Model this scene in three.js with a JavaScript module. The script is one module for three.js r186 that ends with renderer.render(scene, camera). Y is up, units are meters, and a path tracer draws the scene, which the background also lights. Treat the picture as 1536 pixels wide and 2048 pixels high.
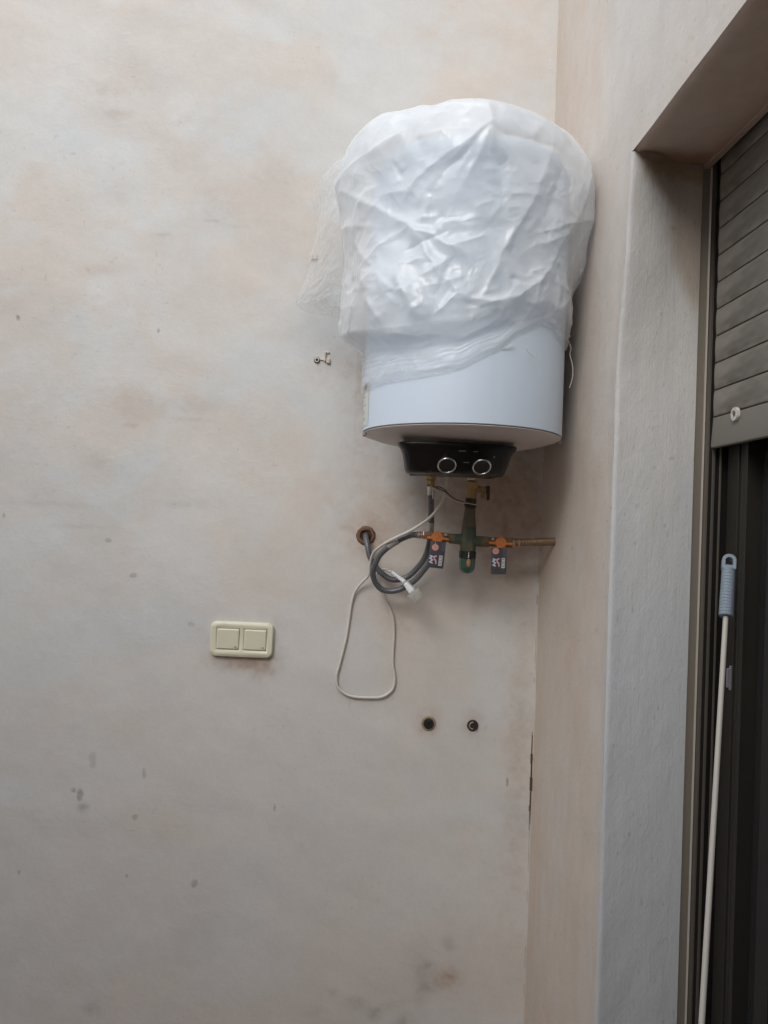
import * as THREE from 'three';
import { mergeGeometries, toCreasedNormals } from 'three/addons/utils/BufferGeometryUtils.js';
import { RoundedBoxGeometry } from 'three/addons/geometries/RoundedBoxGeometry.js';

// ---------------------------------------------------------------- camera, sky, sun, exposure
const scene = new THREE.Scene();
const D = Math.PI / 180;
const camera = new THREE.PerspectiveCamera(2 * Math.atan(1024 / 1540) / D, 0.75, 0.05, 200);
camera.position.set(0, 1.5, 1.82);
camera.rotation.set(0.95 * D, -2.5 * D, 2.15 * D, 'YXZ');

const renderer = new THREE.WebGLRenderer({ antialias: true });
renderer.setSize(768, 1024);
renderer.toneMapping = THREE.LinearToneMapping;
renderer.toneMappingExposure = 1.1;
renderer.shadowMap.enabled = true;
renderer.shadowMap.type = THREE.PCFSoftShadowMap;

const SKY = 1.0;
{ // bright overcast sky, a little brighter overhead and faintly blue
  const w = 128, h = 64, a = new Float32Array(w * h * 4);
  for (let j = 0; j < h; j++) for (let i = 0; i < w; i++) {
    const el = ((j + 0.5) / h - 0.5) * Math.PI, s = Math.max(0, Math.sin(el));
    const L = el < 0 ? 0.35 : 1.0 + 1.0 * s, k = (j * w + i) * 4;
    a[k] = L * 0.93 * SKY; a[k + 1] = L * 0.985 * SKY; a[k + 2] = L * 1.07 * SKY; a[k + 3] = 1;
  }
  const t = new THREE.DataTexture(a, w, h, THREE.RGBAFormat, THREE.FloatType);
  t.mapping = THREE.EquirectangularReflectionMapping; t.magFilter = t.minFilter = THREE.LinearFilter; t.needsUpdate = true;
  scene.background = t; scene.environment = t;
}
const sun = new THREE.DirectionalLight(0xfffaf2, 1.3);
sun.position.set(-4.2, 7.3, 8.0); sun.target.position.set(0, 1.4, 0.2);
sun.castShadow = true; sun.shadow.radius = 45; sun.shadow.mapSize.set(2048, 2048);
Object.assign(sun.shadow.camera, { left: -4, right: 4, top: 4, bottom: -4, near: 0.5, far: 20 });
scene.add(sun, sun.target);

// ---------------------------------------------------------------- helpers
const hash = (x, y, s) => { let h = Math.imul(x, 374761393) + Math.imul(y, 668265263) + Math.imul(s, 2147483647 ^ 0x5bd1e995); h = Math.imul(h ^ (h >>> 13), 1274126177); h ^= h >>> 16; return (h >>> 0) / 4294967296; };
function vn(x, y, s = 0) {
  const X = Math.floor(x), Y = Math.floor(y), fx = x - X, fy = y - Y;
  const u = fx * fx * fx * (fx * (fx * 6 - 15) + 10), v = fy * fy * fy * (fy * (fy * 6 - 15) + 10);
  const a = hash(X, Y, s), b = hash(X + 1, Y, s), c = hash(X, Y + 1, s), d = hash(X + 1, Y + 1, s);
  return a + (b - a) * u + (c - a) * v + (a - b - c + d) * u * v;
}
function fbm(x, y, o, s = 0, g = 0.5) { let t = 0, a = 1, n = 0; for (let i = 0; i < o; i++) { t += a * vn(x, y, s + i * 17); n += a; a *= g; x = x * 2.03 + 3.1; y = y * 2.03 + 7.7; } return t / n; }
const sst = (a, b, x) => { const t = Math.min(1, Math.max(0, (x - a) / (b - a))); return t * t * (3 - 2 * t); };
const mix = (a, b, t) => a + (b - a) * t;
let seed = 12345;
const rnd = () => { seed = (seed + 0x6d2b79f5) | 0; let t = Math.imul(seed ^ (seed >>> 15), 1 | seed); t = (t + Math.imul(t ^ (t >>> 7), 61 | t)) ^ t; return ((t ^ (t >>> 14)) >>> 0) / 4294967296; };
const V = (a) => new THREE.Vector3(a[0], a[1], a[2]);

const toS = (c) => { c = Math.min(1, Math.max(0, c)); return Math.round(255 * (c <= 0.0031308 ? 12.92 * c : 1.055 * Math.pow(c, 1 / 2.4) - 0.055)); };
function colourTex(w, h, fn) { // fn(u, v) gives linear rgb
  const a = new Uint8Array(w * h * 4), o = [0, 0, 0];
  for (let j = 0; j < h; j++) for (let i = 0; i < w; i++) { fn((i + 0.5) / w, (j + 0.5) / h, o); const k = (j * w + i) * 4; a[k] = toS(o[0]); a[k + 1] = toS(o[1]); a[k + 2] = toS(o[2]); a[k + 3] = 255; }
  const t = new THREE.DataTexture(a, w, h); t.colorSpace = THREE.SRGBColorSpace; t.wrapS = t.wrapT = THREE.RepeatWrapping; t.magFilter = THREE.LinearFilter; t.minFilter = THREE.LinearMipmapLinearFilter; t.generateMipmaps = true; t.needsUpdate = true;
  return t;
}
function greyTex(w, h, fn) {
  const a = new Uint8Array(w * h * 4);
  for (let j = 0; j < h; j++) for (let i = 0; i < w; i++) { const k = (j * w + i) * 4; a[k] = a[k + 1] = a[k + 2] = Math.round(255 * Math.min(1, Math.max(0, fn((i + 0.5) / w, (j + 0.5) / h)))); a[k + 3] = 255; }
  const t = new THREE.DataTexture(a, w, h); t.wrapS = t.wrapT = THREE.RepeatWrapping; t.magFilter = THREE.LinearFilter; t.minFilter = THREE.LinearMipmapLinearFilter; t.generateMipmaps = true; t.needsUpdate = true;
  return t;
}
const lin = (r, g, b) => new THREE.Color().setRGB(r, g, b);
const mat = (r, g, b, rough = 0.6, metal = 0, more = {}) => new THREE.MeshStandardMaterial({ color: lin(r, g, b), roughness: rough, metalness: metal, ...more });

const taken = {};
function numbered(n) { const k = taken[n] = (taken[n] ?? -1) + 1; return k ? `${n}_${String(k).padStart(3, '0')}` : n; }
function shade(o) { o.castShadow = o.receiveShadow = true; return o; }
function thing(name, label, category, pos = [0, 0, 0], extra = {}) {
  const g = new THREE.Group(); g.name = numbered(name); g.position.set(...pos); g.userData = { label, category, ...extra }; scene.add(g); return g;
}
// geometry is given in world coordinates and moved into the parent's own frame
function part(name, geos, material, parent, label) {
  let g = Array.isArray(geos) ? (geos.length > 1 ? mergeGeometries(geos.map((x) => { const y = x.index ? x.toNonIndexed() : x; for (const k of Object.keys(y.attributes)) if (!['position', 'normal', 'uv'].includes(k)) y.deleteAttribute(k); return y; })) : geos[0]) : geos;
  const m = shade(new THREE.Mesh(g, material)); m.name = name;
  if (label) m.userData.label = label;
  const p = new THREE.Vector3(); for (let q = parent; q; q = q.parent) p.add(q.position);
  g.translate(-p.x, -p.y, -p.z);
  parent.add(m); return m;
}
function tube(pts, r, seg = 0, rad = 10, closed = false) {
  const c = new THREE.CatmullRomCurve3(pts.map(V), closed, 'centripetal');
  return new THREE.TubeGeometry(c, seg || pts.length * 8, r, rad, closed);
}
// a turned piece: profile of [radius, distance from p towards q]
function turned(profile, p, q, n = 24, flat = false) {
  let g = new THREE.LatheGeometry(profile.map(([r, t]) => new THREE.Vector2(Math.max(r, 1e-5), t)), n);
  if (flat) { g = g.toNonIndexed(); g.computeVertexNormals(); } else g = toCreasedNormals(g, 0.7);
  const d = V(q).sub(V(p)).normalize();
  g.applyQuaternion(new THREE.Quaternion().setFromUnitVectors(new THREE.Vector3(0, 1, 0), d));
  g.translate(...p); return g;
}
const rod = (p, q, r, n = 20) => { const L = V(q).distanceTo(V(p)), b = Math.min(r * 0.15, L * 0.2); return turned([[0, 0], [r - b, 0], [r, b], [r, L - b], [r - b, L], [0, L]], p, q, n); };
const hexNut = (p, q, r) => { const L = V(q).distanceTo(V(p)), b = L * 0.12; return turned([[0, 0], [r * 0.9, 0], [r, b], [r, L - b], [r * 0.9, L], [0, L]], p, q, 6, true); };
function box(x0, x1, y0, y1, z0, z1, r = 0.001) { const g = r > 0 ? new RoundedBoxGeometry(x1 - x0, y1 - y0, z1 - z0, 2, r) : new THREE.BoxGeometry(x1 - x0, y1 - y0, z1 - z0); g.translate((x0 + x1) / 2, (y0 + y1) / 2, (z0 + z1) / 2); return g; }
// a grid of points P(i / nu, j / nv) with uv from the point function: returns [x, y, z, u, v]
function sheet(nu, nv, P) {
  const p = [], uv = [], ix = [];
  for (let j = 0; j <= nv; j++) for (let i = 0; i <= nu; i++) { const q = P(i / nu, j / nv); p.push(q[0], q[1], q[2]); uv.push(q[3], q[4]); }
  for (let j = 0; j < nv; j++) for (let i = 0; i < nu; i++) { const a = j * (nu + 1) + i, b = a + 1, c = a + nu + 1, d = c + 1; ix.push(a, b, d, a, d, c); }
  const g = new THREE.BufferGeometry(); g.setAttribute('position', new THREE.Float32BufferAttribute(p, 3)); g.setAttribute('uv', new THREE.Float32BufferAttribute(uv, 2)); g.setIndex(ix); g.computeVertexNormals(); return g;
}

// ---------------------------------------------------------------- plaster
// wear on the back wall and painted shade below the heater, in metres: [x, y, half width, half height, strength, tone] (tone 0 grey scuff, 1 pinkish brown, 2 white rub)
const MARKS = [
  [0.33, 1.60, 0.13, 0.10, 0.5, 1], [0.40, 1.50, 0.07, 0.12, 0.35, 1],  // reddish shade under the heater, painted into the plaster as brown tint
  [0.22, 1.55, 0.2, 0.10, 0.25, 1], [0.03, 1.80, 0.07, 0.16, 0.3, 1], [-0.02, 1.88, 0.09, 0.05, 0.25, 1],  // first entry widens the painted shade below the heater
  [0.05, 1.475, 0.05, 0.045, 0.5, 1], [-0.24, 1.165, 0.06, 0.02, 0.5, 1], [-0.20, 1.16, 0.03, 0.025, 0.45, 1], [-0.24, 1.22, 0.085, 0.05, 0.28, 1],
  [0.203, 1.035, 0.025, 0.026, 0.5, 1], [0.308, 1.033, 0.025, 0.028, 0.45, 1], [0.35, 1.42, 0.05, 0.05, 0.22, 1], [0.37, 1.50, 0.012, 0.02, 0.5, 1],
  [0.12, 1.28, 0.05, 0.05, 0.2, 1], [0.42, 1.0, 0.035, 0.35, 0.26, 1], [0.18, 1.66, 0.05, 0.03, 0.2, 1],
  [0.21, 0.42, 0.018, 0.06, 0.35, 0], [0.27, 0.44, 0.03, 0.022, 0.55, 1], [0.22, 0.47, 0.02, 0.014, 0.4, 0], [0.23, 0.42, 0.018, 0.018, 0.32, 0],
  [0.27, 0.52, 0.016, 0.018, 0.3, 0], [0.06, 0.38, 0.02, 0.016, 0.34, 0], [0.1, 0.355, 0.018, 0.016, 0.4, 0], [-0.04, 0.36, 0.022, 0.018, 0.34, 0], [0.17, 0.34, 0.02, 0.016, 0.44, 0],
  [0.14, 0.375, 0.03, 0.012, 0.3, 0], [-0.55, 0.36, 0.02, 0.018, 0.3, 0], [0.0, 0.40, 0.012, 0.012, 0.3, 0],
  [-0.60, 0.85, 0.008, 0.014, 0.8, 0], [-0.59, 0.82, 0.012, 0.012, 0.6, 0], [-0.575, 0.93, 0.01, 0.018, 0.4, 0], [-0.615, 0.86, 0.006, 0.006, 0.7, 0],
  [-0.455, 0.905, 0.005, 0.014, 0.6, 0], [-0.47, 0.80, 0.007, 0.007, 0.7, 0], [-0.33, 0.65, 0.008, 0.008, 0.7, 0], [-0.485, 0.665, 0.003, 0.005, 1, 0], [-0.73, 0.67, 0.004, 0.006, 0.8, 0],
  [-0.15, 0.83, 0.003, 0.008, 0.6, 0], [-0.79, 1.95, 0.005, 0.006, 0.9, 0], [-0.465, 1.935, 0.004, 0.005, 0.8, 0], [-0.5, 1.36, 0.008, 0.006, 0.7, 0], [-0.56, 1.44, 0.009, 0.005, 0.6, 0],
  [-0.36, 1.25, 0.008, 0.006, 0.35, 0], [-0.8, 1.49, 0.004, 0.006, 0.8, 0], [-0.59, 1.62, 0.03, 0.02, 0.3, 0], [-0.40, 1.53, 0.05, 0.008, 0.35, 0], [-0.52, 1.71, 0.022, 0.006, 0.45, 1], [-0.38, 1.73, 0.04, 0.005, 0.35, 1],
  [-0.69, 1.52, 0.09, 0.006, 0.3, 0], [-0.62, 1.47, 0.05, 0.005, 0.35, 0], [-0.5, 1.76, 0.06, 0.05, 0.2, 1], [-0.36, 1.77, 0.05, 0.03, 0.25, 1],
  [-0.33, 2.24, 0.07, 0.05, 0.22, 1], [-0.35, 2.20, 0.02, 0.004, 0.4, 0], [-0.3, 2.19, 0.03, 0.006, 0.3, 0], [-0.46, 2.16, 0.02, 0.006, 0.35, 0], [-0.6, 2.07, 0.05, 0.012, 0.28, 1],
  [-0.21, 2.3, 0.06, 0.05, 0.25, 1], [-0.55, 2.55, 0.06, 0.05, 0.25, 1], [-0.6, 2.5, 0.05, 0.02, 0.2, 1], [-0.58, 2.44, 0.04, 0.01, 0.3, 1], [-0.42, 2.35, 0.05, 0.05, 0.18, 1], [-0.43, 2.48, 0.05, 0.03, 0.7, 2],
  [-0.25, 1.98, 0.1, 0.05, 0.5, 2], [-0.14, 1.95, 0.03, 0.02, 0.3, 0], [-0.33, 1.64, 0.15, 0.05, 0.5, 2], [-0.08, 1.42, 0.05, 0.06, 0.4, 2], [-0.72, 2.5, 0.08, 0.2, 0.4, 2], [0.1, 2.62, 0.2, 0.1, 0.25, 2],
  [0.395, 0.9, 0.003, 0.010, 0.9, 0], [0.32, 1.02, 0.002, 0.008, 0.7, 0], [0.37, 1.56, 0.03, 0.006, 0.3, 0], [0.0, 2.11, 0.003, 0.006, 0.9, 0],
];
const CRACK = (y) => 0.4535 - 0.002 * vn(y * 9, 3.3, 5) ;
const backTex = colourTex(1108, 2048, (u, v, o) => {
  const x = -1.0 + u * 1.46, y = 0.2 + v * 2.7;
  const wx = x + 0.14 * (fbm(x * 3, y * 3, 3, 11) - 0.5), wy = y + 0.14 * (fbm(x * 3 + 9, y * 3, 3, 12) - 0.5);
  let warm = sst(0.36, 0.66, fbm(wx * 5.0, wy * 6.5, 5, 1, 0.55));
  warm = warm * 0.75 + 0.25 * sst(0.35, 0.65, fbm(wx * 2 + 5, wy * 2, 3, 2));
  warm = Math.min(1, Math.max(0, warm * 0.8 + 0.35 * sst(0.0, 0.44, x) - 0.06));
  const cool = sst(0.5, 0.75, fbm(wx * 3 + 20, wy * 3.3, 4, 3));
  warm = 0.3 + (warm - 0.3) * (0.55 + 0.55 * sst(0.9, 1.9, y));
  let r = mix(0.605, 0.60, warm), g = mix(0.60, 0.538, warm), b = mix(0.583, 0.480, warm);
  r -= cool * 0.02; b += cool * 0.015;
  const sm = fbm(wx * 8 + wy * 3, wy * 15 + wx * 4, 5, 5); // trowel smears
  const gr = vn(x * 420, y * 420, 7) * 0.5 + vn(x * 210, y * 230, 8) * 0.5;
  let k = 1 + 0.11 * (sm - 0.5) + 0.055 * (gr - 0.5) + 0.05 * (fbm(x * 34, y * 34, 3, 9) - 0.5);
  r *= k; g *= k; b *= k;
  const jx = 0.5 * (fbm(x * 55, y * 55, 3, 21) - 0.5), jy = 0.5 * (fbm(x * 55 + 40, y * 55, 3, 22) - 0.5);
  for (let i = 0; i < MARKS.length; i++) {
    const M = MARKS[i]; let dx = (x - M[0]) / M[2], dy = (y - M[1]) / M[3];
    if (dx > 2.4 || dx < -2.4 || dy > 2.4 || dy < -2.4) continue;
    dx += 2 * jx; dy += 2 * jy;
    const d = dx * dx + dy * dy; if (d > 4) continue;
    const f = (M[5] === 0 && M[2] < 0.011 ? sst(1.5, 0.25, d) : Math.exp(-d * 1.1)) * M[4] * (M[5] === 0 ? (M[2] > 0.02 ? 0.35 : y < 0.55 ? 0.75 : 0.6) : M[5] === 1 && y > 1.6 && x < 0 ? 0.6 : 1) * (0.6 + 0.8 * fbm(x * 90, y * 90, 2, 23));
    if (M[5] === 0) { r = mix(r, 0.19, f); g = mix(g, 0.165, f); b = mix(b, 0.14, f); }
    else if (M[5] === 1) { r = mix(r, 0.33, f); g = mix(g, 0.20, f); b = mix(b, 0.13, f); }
    else { r = mix(r, 0.68, f * 0.6); g = mix(g, 0.68, f * 0.6); b = mix(b, 0.67, f * 0.6); }
  }
  // tiny pits and flecks, sparse and clustered
  const cl = sst(0.5, 0.7, fbm(x * 4, y * 4, 3, 31)), pit = vn(x * 130 + 3, y * 100, 33);
  if (pit > 0.95 - 0.03 * cl) { const f = (pit - 0.92) * 3 * cl * 0.8; r = mix(r, 0.2, f); g = mix(g, 0.18, f); b = mix(b, 0.16, f); }
  // settlement crack in the corner, wide in the middle
  const deep = sst(0.76, 0.86, y) * sst(1.16, 1.04, y), cw = (0.0005 + 0.0022 * deep) * (0.35 + 1.1 * vn(y * 30, 1, 40)) * sst(0.40, 0.58, vn(y * 11, 4, 41) + 0.26 * deep + 0.08 * vn(y * 40, 2, 44));
  if (Math.abs(x - CRACK(y)) < cw && y < 1.7) { const f = 0.35 + 0.5 * deep; r *= 1 - f; g *= 1 - f * 1.08; b *= 1 - f * 1.12; }
  o[0] = r; o[1] = g; o[2] = b;
});
const plasterBump = greyTex(1024, 1024, (u, v) => { // one metre; made to tile by blending its edges
  const f = (x, y) => 0.75 * fbm(x * 7 + 0.4 * y, y * 10, 4, 51) + 0.13 * fbm(x * 60, y * 60, 3, 52) + 0.08 * fbm(x * 200, y * 220, 2, 53);
  const bl = (x, y) => { const t = sst(0.85, 1, x); return t > 0 ? mix(f(x, y), f(x - 1, y), t) : f(x, y); };
  const t = sst(0.85, 1, v); return t > 0 ? mix(bl(u, v), bl(u, v - 1), t) : bl(u, v);
});
function bumped(tex, bump, sx, sy, scale, rough) {
  const b = bump.clone(); b.repeat.set(sx, sy); b.needsUpdate = true;
  return new THREE.MeshStandardMaterial({ map: tex, bumpMap: b, bumpScale: scale, roughness: rough });
}
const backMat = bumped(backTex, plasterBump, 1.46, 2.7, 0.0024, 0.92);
const sideTex = colourTex(1024, 2048, (u, v, o) => {
  const z = u * 1.35, y = 0.2 + v * 2.7, edge = 0.51;
  const warm = sst(0.3, 0.7, 0.55 * fbm(z * 7, y * 3.2, 4, 61) + 0.45 * fbm(z * 16, y * 7.0, 4, 62));
  const k = 1 + 0.10 * (fbm(z * 40, y * 18, 4, 63) - 0.5) + 0.05 * (vn(z * 400, y * 400, 64) - 0.5);
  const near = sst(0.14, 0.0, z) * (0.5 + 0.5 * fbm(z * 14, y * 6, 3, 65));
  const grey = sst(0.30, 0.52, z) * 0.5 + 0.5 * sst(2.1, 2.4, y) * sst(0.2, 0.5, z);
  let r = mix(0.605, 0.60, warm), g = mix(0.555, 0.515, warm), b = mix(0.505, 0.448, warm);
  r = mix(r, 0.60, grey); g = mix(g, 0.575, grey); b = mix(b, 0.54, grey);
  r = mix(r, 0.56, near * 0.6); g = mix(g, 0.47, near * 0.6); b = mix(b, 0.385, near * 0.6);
  const fl = vn(z * 120, y * 90, 66); const f = fl > 0.95 ? (fl - 0.95) * 8 : 0;
  o[0] = mix(r * k, 0.2, f); o[1] = mix(g * k, 0.18, f); o[2] = mix(b * k, 0.16, f);
});
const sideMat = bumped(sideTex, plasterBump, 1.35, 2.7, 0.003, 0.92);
const jambTex = colourTex(256, 2048, (u, v, o) => { // reveal: brushed grey paint, brown run-off below the lintel
  const x = u * 0.15, y = 0.2 + v * 2.7;
  const k = 1 + 0.05 * (fbm(x * 260, y * 10, 3, 71) - 0.5) + 0.10 * (fbm(x * 40, y * 3, 3, 72) - 0.5) + 0.06 * (vn(x * 700, y * 260, 73) - 0.5);
  const hi = sst(1.2, 1.9, y + 0.5 * (fbm(x * 20, y * 4, 3, 78) - 0.5)); let r = mix(0.505, 0.53, hi) * k, g = mix(0.52, 0.52, hi) * k, b = mix(0.538, 0.505, hi) * k;
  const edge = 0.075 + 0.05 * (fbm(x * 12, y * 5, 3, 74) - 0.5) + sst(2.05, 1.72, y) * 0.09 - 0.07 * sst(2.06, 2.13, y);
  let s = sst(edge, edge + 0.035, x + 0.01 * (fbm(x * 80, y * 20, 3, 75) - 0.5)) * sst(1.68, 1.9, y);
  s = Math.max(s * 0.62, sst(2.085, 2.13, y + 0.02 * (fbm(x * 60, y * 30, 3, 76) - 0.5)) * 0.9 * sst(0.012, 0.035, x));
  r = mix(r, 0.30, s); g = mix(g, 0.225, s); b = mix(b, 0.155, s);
  const fl = vn(x * 160, y * 60, 77); const f = fl > 0.93 ? (fl - 0.93) * 5 : 0;
  o[0] = mix(r, 0.2, f); o[1] = mix(g, 0.19, f); o[2] = mix(b, 0.18, f);
});
const jambBump = greyTex(512, 1024, (u, v) => 0.2 * fbm(u * 60, v * 14, 3, 81) + 0.45 * fbm(u * 24, v * 90, 4, 82) + 0.35 * fbm(u * 90, v * 330, 2, 83));
const jambMat = bumped(jambTex, jambBump, 1, 3, 0.0010, 0.9);
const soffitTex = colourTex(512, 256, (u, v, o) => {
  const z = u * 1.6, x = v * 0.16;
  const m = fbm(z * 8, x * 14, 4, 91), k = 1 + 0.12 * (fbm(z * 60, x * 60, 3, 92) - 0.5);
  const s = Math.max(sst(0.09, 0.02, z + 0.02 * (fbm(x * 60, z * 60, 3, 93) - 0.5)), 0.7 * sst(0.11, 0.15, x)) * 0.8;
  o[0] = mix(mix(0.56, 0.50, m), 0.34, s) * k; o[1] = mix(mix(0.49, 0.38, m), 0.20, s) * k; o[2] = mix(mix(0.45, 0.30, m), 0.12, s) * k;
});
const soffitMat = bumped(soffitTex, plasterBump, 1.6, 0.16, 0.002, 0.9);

// ---------------------------------------------------------------- the setting
const H = 3.45, XR = 0.456, LINTEL = 2.145, DOOR_END = 2.05, XD = 0.592;
const struct = (name, label, category) => thing(name, label, category, [0, 0, 0], { kind: 'structure' });
const bulge = (a, b, s) => 0.004 * (fbm(a * 2.2, b * 2.2, 3, s) - 0.5) + 0.0016 * (fbm(a * 11, b * 11, 2, s + 5) - 0.5);
{
  const ground = shade(new THREE.Mesh(new THREE.BoxGeometry(60, 0.2, 60), mat(0.21, 0.125, 0.085, 0.7)));
  ground.position.set(0, -0.1, 0); ground.name = 'ground'; ground.userData = { kind: 'structure', label: 'terracotta coloured patio ground below the plaster walls', category: 'ground' }; scene.add(ground);

  const back = struct('plaster_wall', 'mottled cream plaster wall carrying the water heater and light switch', 'wall');
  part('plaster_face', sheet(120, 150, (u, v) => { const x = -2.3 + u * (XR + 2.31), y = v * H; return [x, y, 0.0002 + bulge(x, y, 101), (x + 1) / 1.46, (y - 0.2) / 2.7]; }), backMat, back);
  part('wall_core', box(-2.5, 0.9, 0, H, -0.25, -0.006, 0), mat(0.5, 0.45, 0.4, 0.9), back);

  const side = struct('plaster_wall', 'tan plaster wall at right with the shuttered doorway in it', 'wall');
  const ze = (y) => 0.505 + 0.028 * sst(1.75, 2.02, y) + 0.012 * sst(2.0, 2.14, y) + 0.003 * (fbm(y * 6, 1, 3, 111) - 0.5) - 0.008 * sst(0.9, 0.4, y);
  const px = (y, z) => XR + bulge(z, y, 105) * sst(0.56, 0.40, z) + bulge(z, y, 105) * sst(0.56, 0.62, z) * sst(2.1, 2.2, y);
  const r = 0.006;
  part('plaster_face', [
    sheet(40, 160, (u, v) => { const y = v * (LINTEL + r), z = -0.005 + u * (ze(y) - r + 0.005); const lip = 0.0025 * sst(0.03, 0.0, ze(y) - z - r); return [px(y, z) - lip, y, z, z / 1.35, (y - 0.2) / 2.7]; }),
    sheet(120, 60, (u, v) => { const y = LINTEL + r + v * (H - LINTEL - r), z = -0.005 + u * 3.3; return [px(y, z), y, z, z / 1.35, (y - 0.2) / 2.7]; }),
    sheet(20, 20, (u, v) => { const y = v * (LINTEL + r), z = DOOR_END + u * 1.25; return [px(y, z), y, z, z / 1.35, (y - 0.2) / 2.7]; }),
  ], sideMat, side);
  const jambAt = (s, y) => { // s: metres from the start of the rounded edge
    const arc = r * Math.PI / 2, z1 = ze(y), n = 0.0022 * (fbm(y * 14, s * 30, 3, 115) - 0.5) * sst(0.132, 0.11, s);
    if (s < arc) { const a = s / r; return [px(y, z1) - 0.0025 + r * (1 - Math.cos(a)) , z1 - r + r * Math.sin(a) + n]; }
    const q = s - arc; return [px(y, z1) - 0.0025 + r + q, mix(z1, 0.509, sst(0, 0.11, q)) + n];
  };
  part('jamb', sheet(40, 260, (u, v) => { const y = v * (LINTEL + 0.004), s = u * (0.0095 + 0.589 - XR), q = jambAt(s, y); return [q[0], y, q[1], s / 0.15, (y - 0.2) / 2.7]; }), jambMat, side, 'grey brushed door jamb with a brown stain at its top');
  part('soffit', [
    sheet(60, 14, (u, v) => { // lower edge of the lintel, its underside and the step up to the shutter box
      const z = 0.44 + u * (DOOR_END - 0.44), arc = r * Math.PI / 2, s = v * 0.15, w = 0.003 * (fbm(z * 18, 2, 3, 121) - 0.5) + 0.004 * sst(0.62, 0.54, z) * (fbm(z * 60, 5, 2, 122) - 0.3);
      let x, y; if (s < arc) { const a = s / r; x = px(LINTEL, z) + r * (1 - Math.cos(a)); y = LINTEL + r - r * Math.sin(a); } else { x = px(LINTEL, z) + r + s - arc; y = LINTEL; }
      return [x, y + w + 0.0016 * (fbm(z * 30, s * 30, 3, 123) - 0.5), z, (z - 0.5) / 1.6, s / 0.16];
    }),
    box(0.594, 0.606, LINTEL - 0.001, 2.5, 0.44, DOOR_END, 0.001),
  ], soffitMat, side, 'dark dusty underside of the lintel');
  part('fillet', sheet(40, 10, (u, v) => { // rough mortar fillet between jamb and soffit
    const x = 0.462 + u * 0.127, a = v * Math.PI / 2, R = (0.010 + 0.012 * (fbm(u * 7, 3, 3, 141) - 0.4)) * sst(0, 0.12, u);
    return [x, LINTEL + 0.0015 - R * (1 - Math.sin(a)) * 1.0, mix(0.545, 0.508, sst(0, 0.8, u)) + R * (1 - Math.cos(a)), 0.02 + u * 0.02, 0.2 + v * 0.1];
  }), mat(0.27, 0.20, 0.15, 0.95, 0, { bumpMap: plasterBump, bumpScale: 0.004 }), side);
  part('wall_core', [box(XR + 0.012, 0.9, 0, H, 0.0, 0.495, 0), box(0.607, 0.9, 2.24, H, 0.495, DOOR_END + 0.01, 0), box(XR + 0.012, 0.606, LINTEL + 0.02, H, 0.495, DOOR_END + 0.01, 0), box(XR + 0.012, 0.9, 0, H, DOOR_END + 0.01, 3.5, 0)], mat(0.3, 0.27, 0.24, 0.9), side);

  const left = struct('plaster_wall', 'cream plaster wall closing the patio on its far left', 'wall');
  part('wall_core', box(-2.5, -2.3, 0, H, -0.006, 3.5, 0), mat(0.55, 0.51, 0.47, 0.9), left);
  const rear = struct('plaster_wall', 'cream plaster wall closing the patio opposite the heater', 'wall');
  part('wall_core', box(-2.3, XR + 0.012, 0, 3.1, 3.3, 3.5, 0), mat(0.55, 0.51, 0.47, 0.9), rear);
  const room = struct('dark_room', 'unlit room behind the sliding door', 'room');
  part('room_shell', [box(0.9, 4, 0, 0.02, -0.2, 3.4, 0), box(0.9, 4, 2.6, 2.7, -0.2, 3.4, 0), box(4, 4.1, 0, 2.7, -0.2, 3.4, 0), box(0.9, 4, 0, 2.7, -0.3, -0.2, 0), box(0.9, 4, 0, 2.7, 3.4, 3.5, 0)], mat(0.12, 0.1, 0.085, 0.8), room);
}

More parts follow.
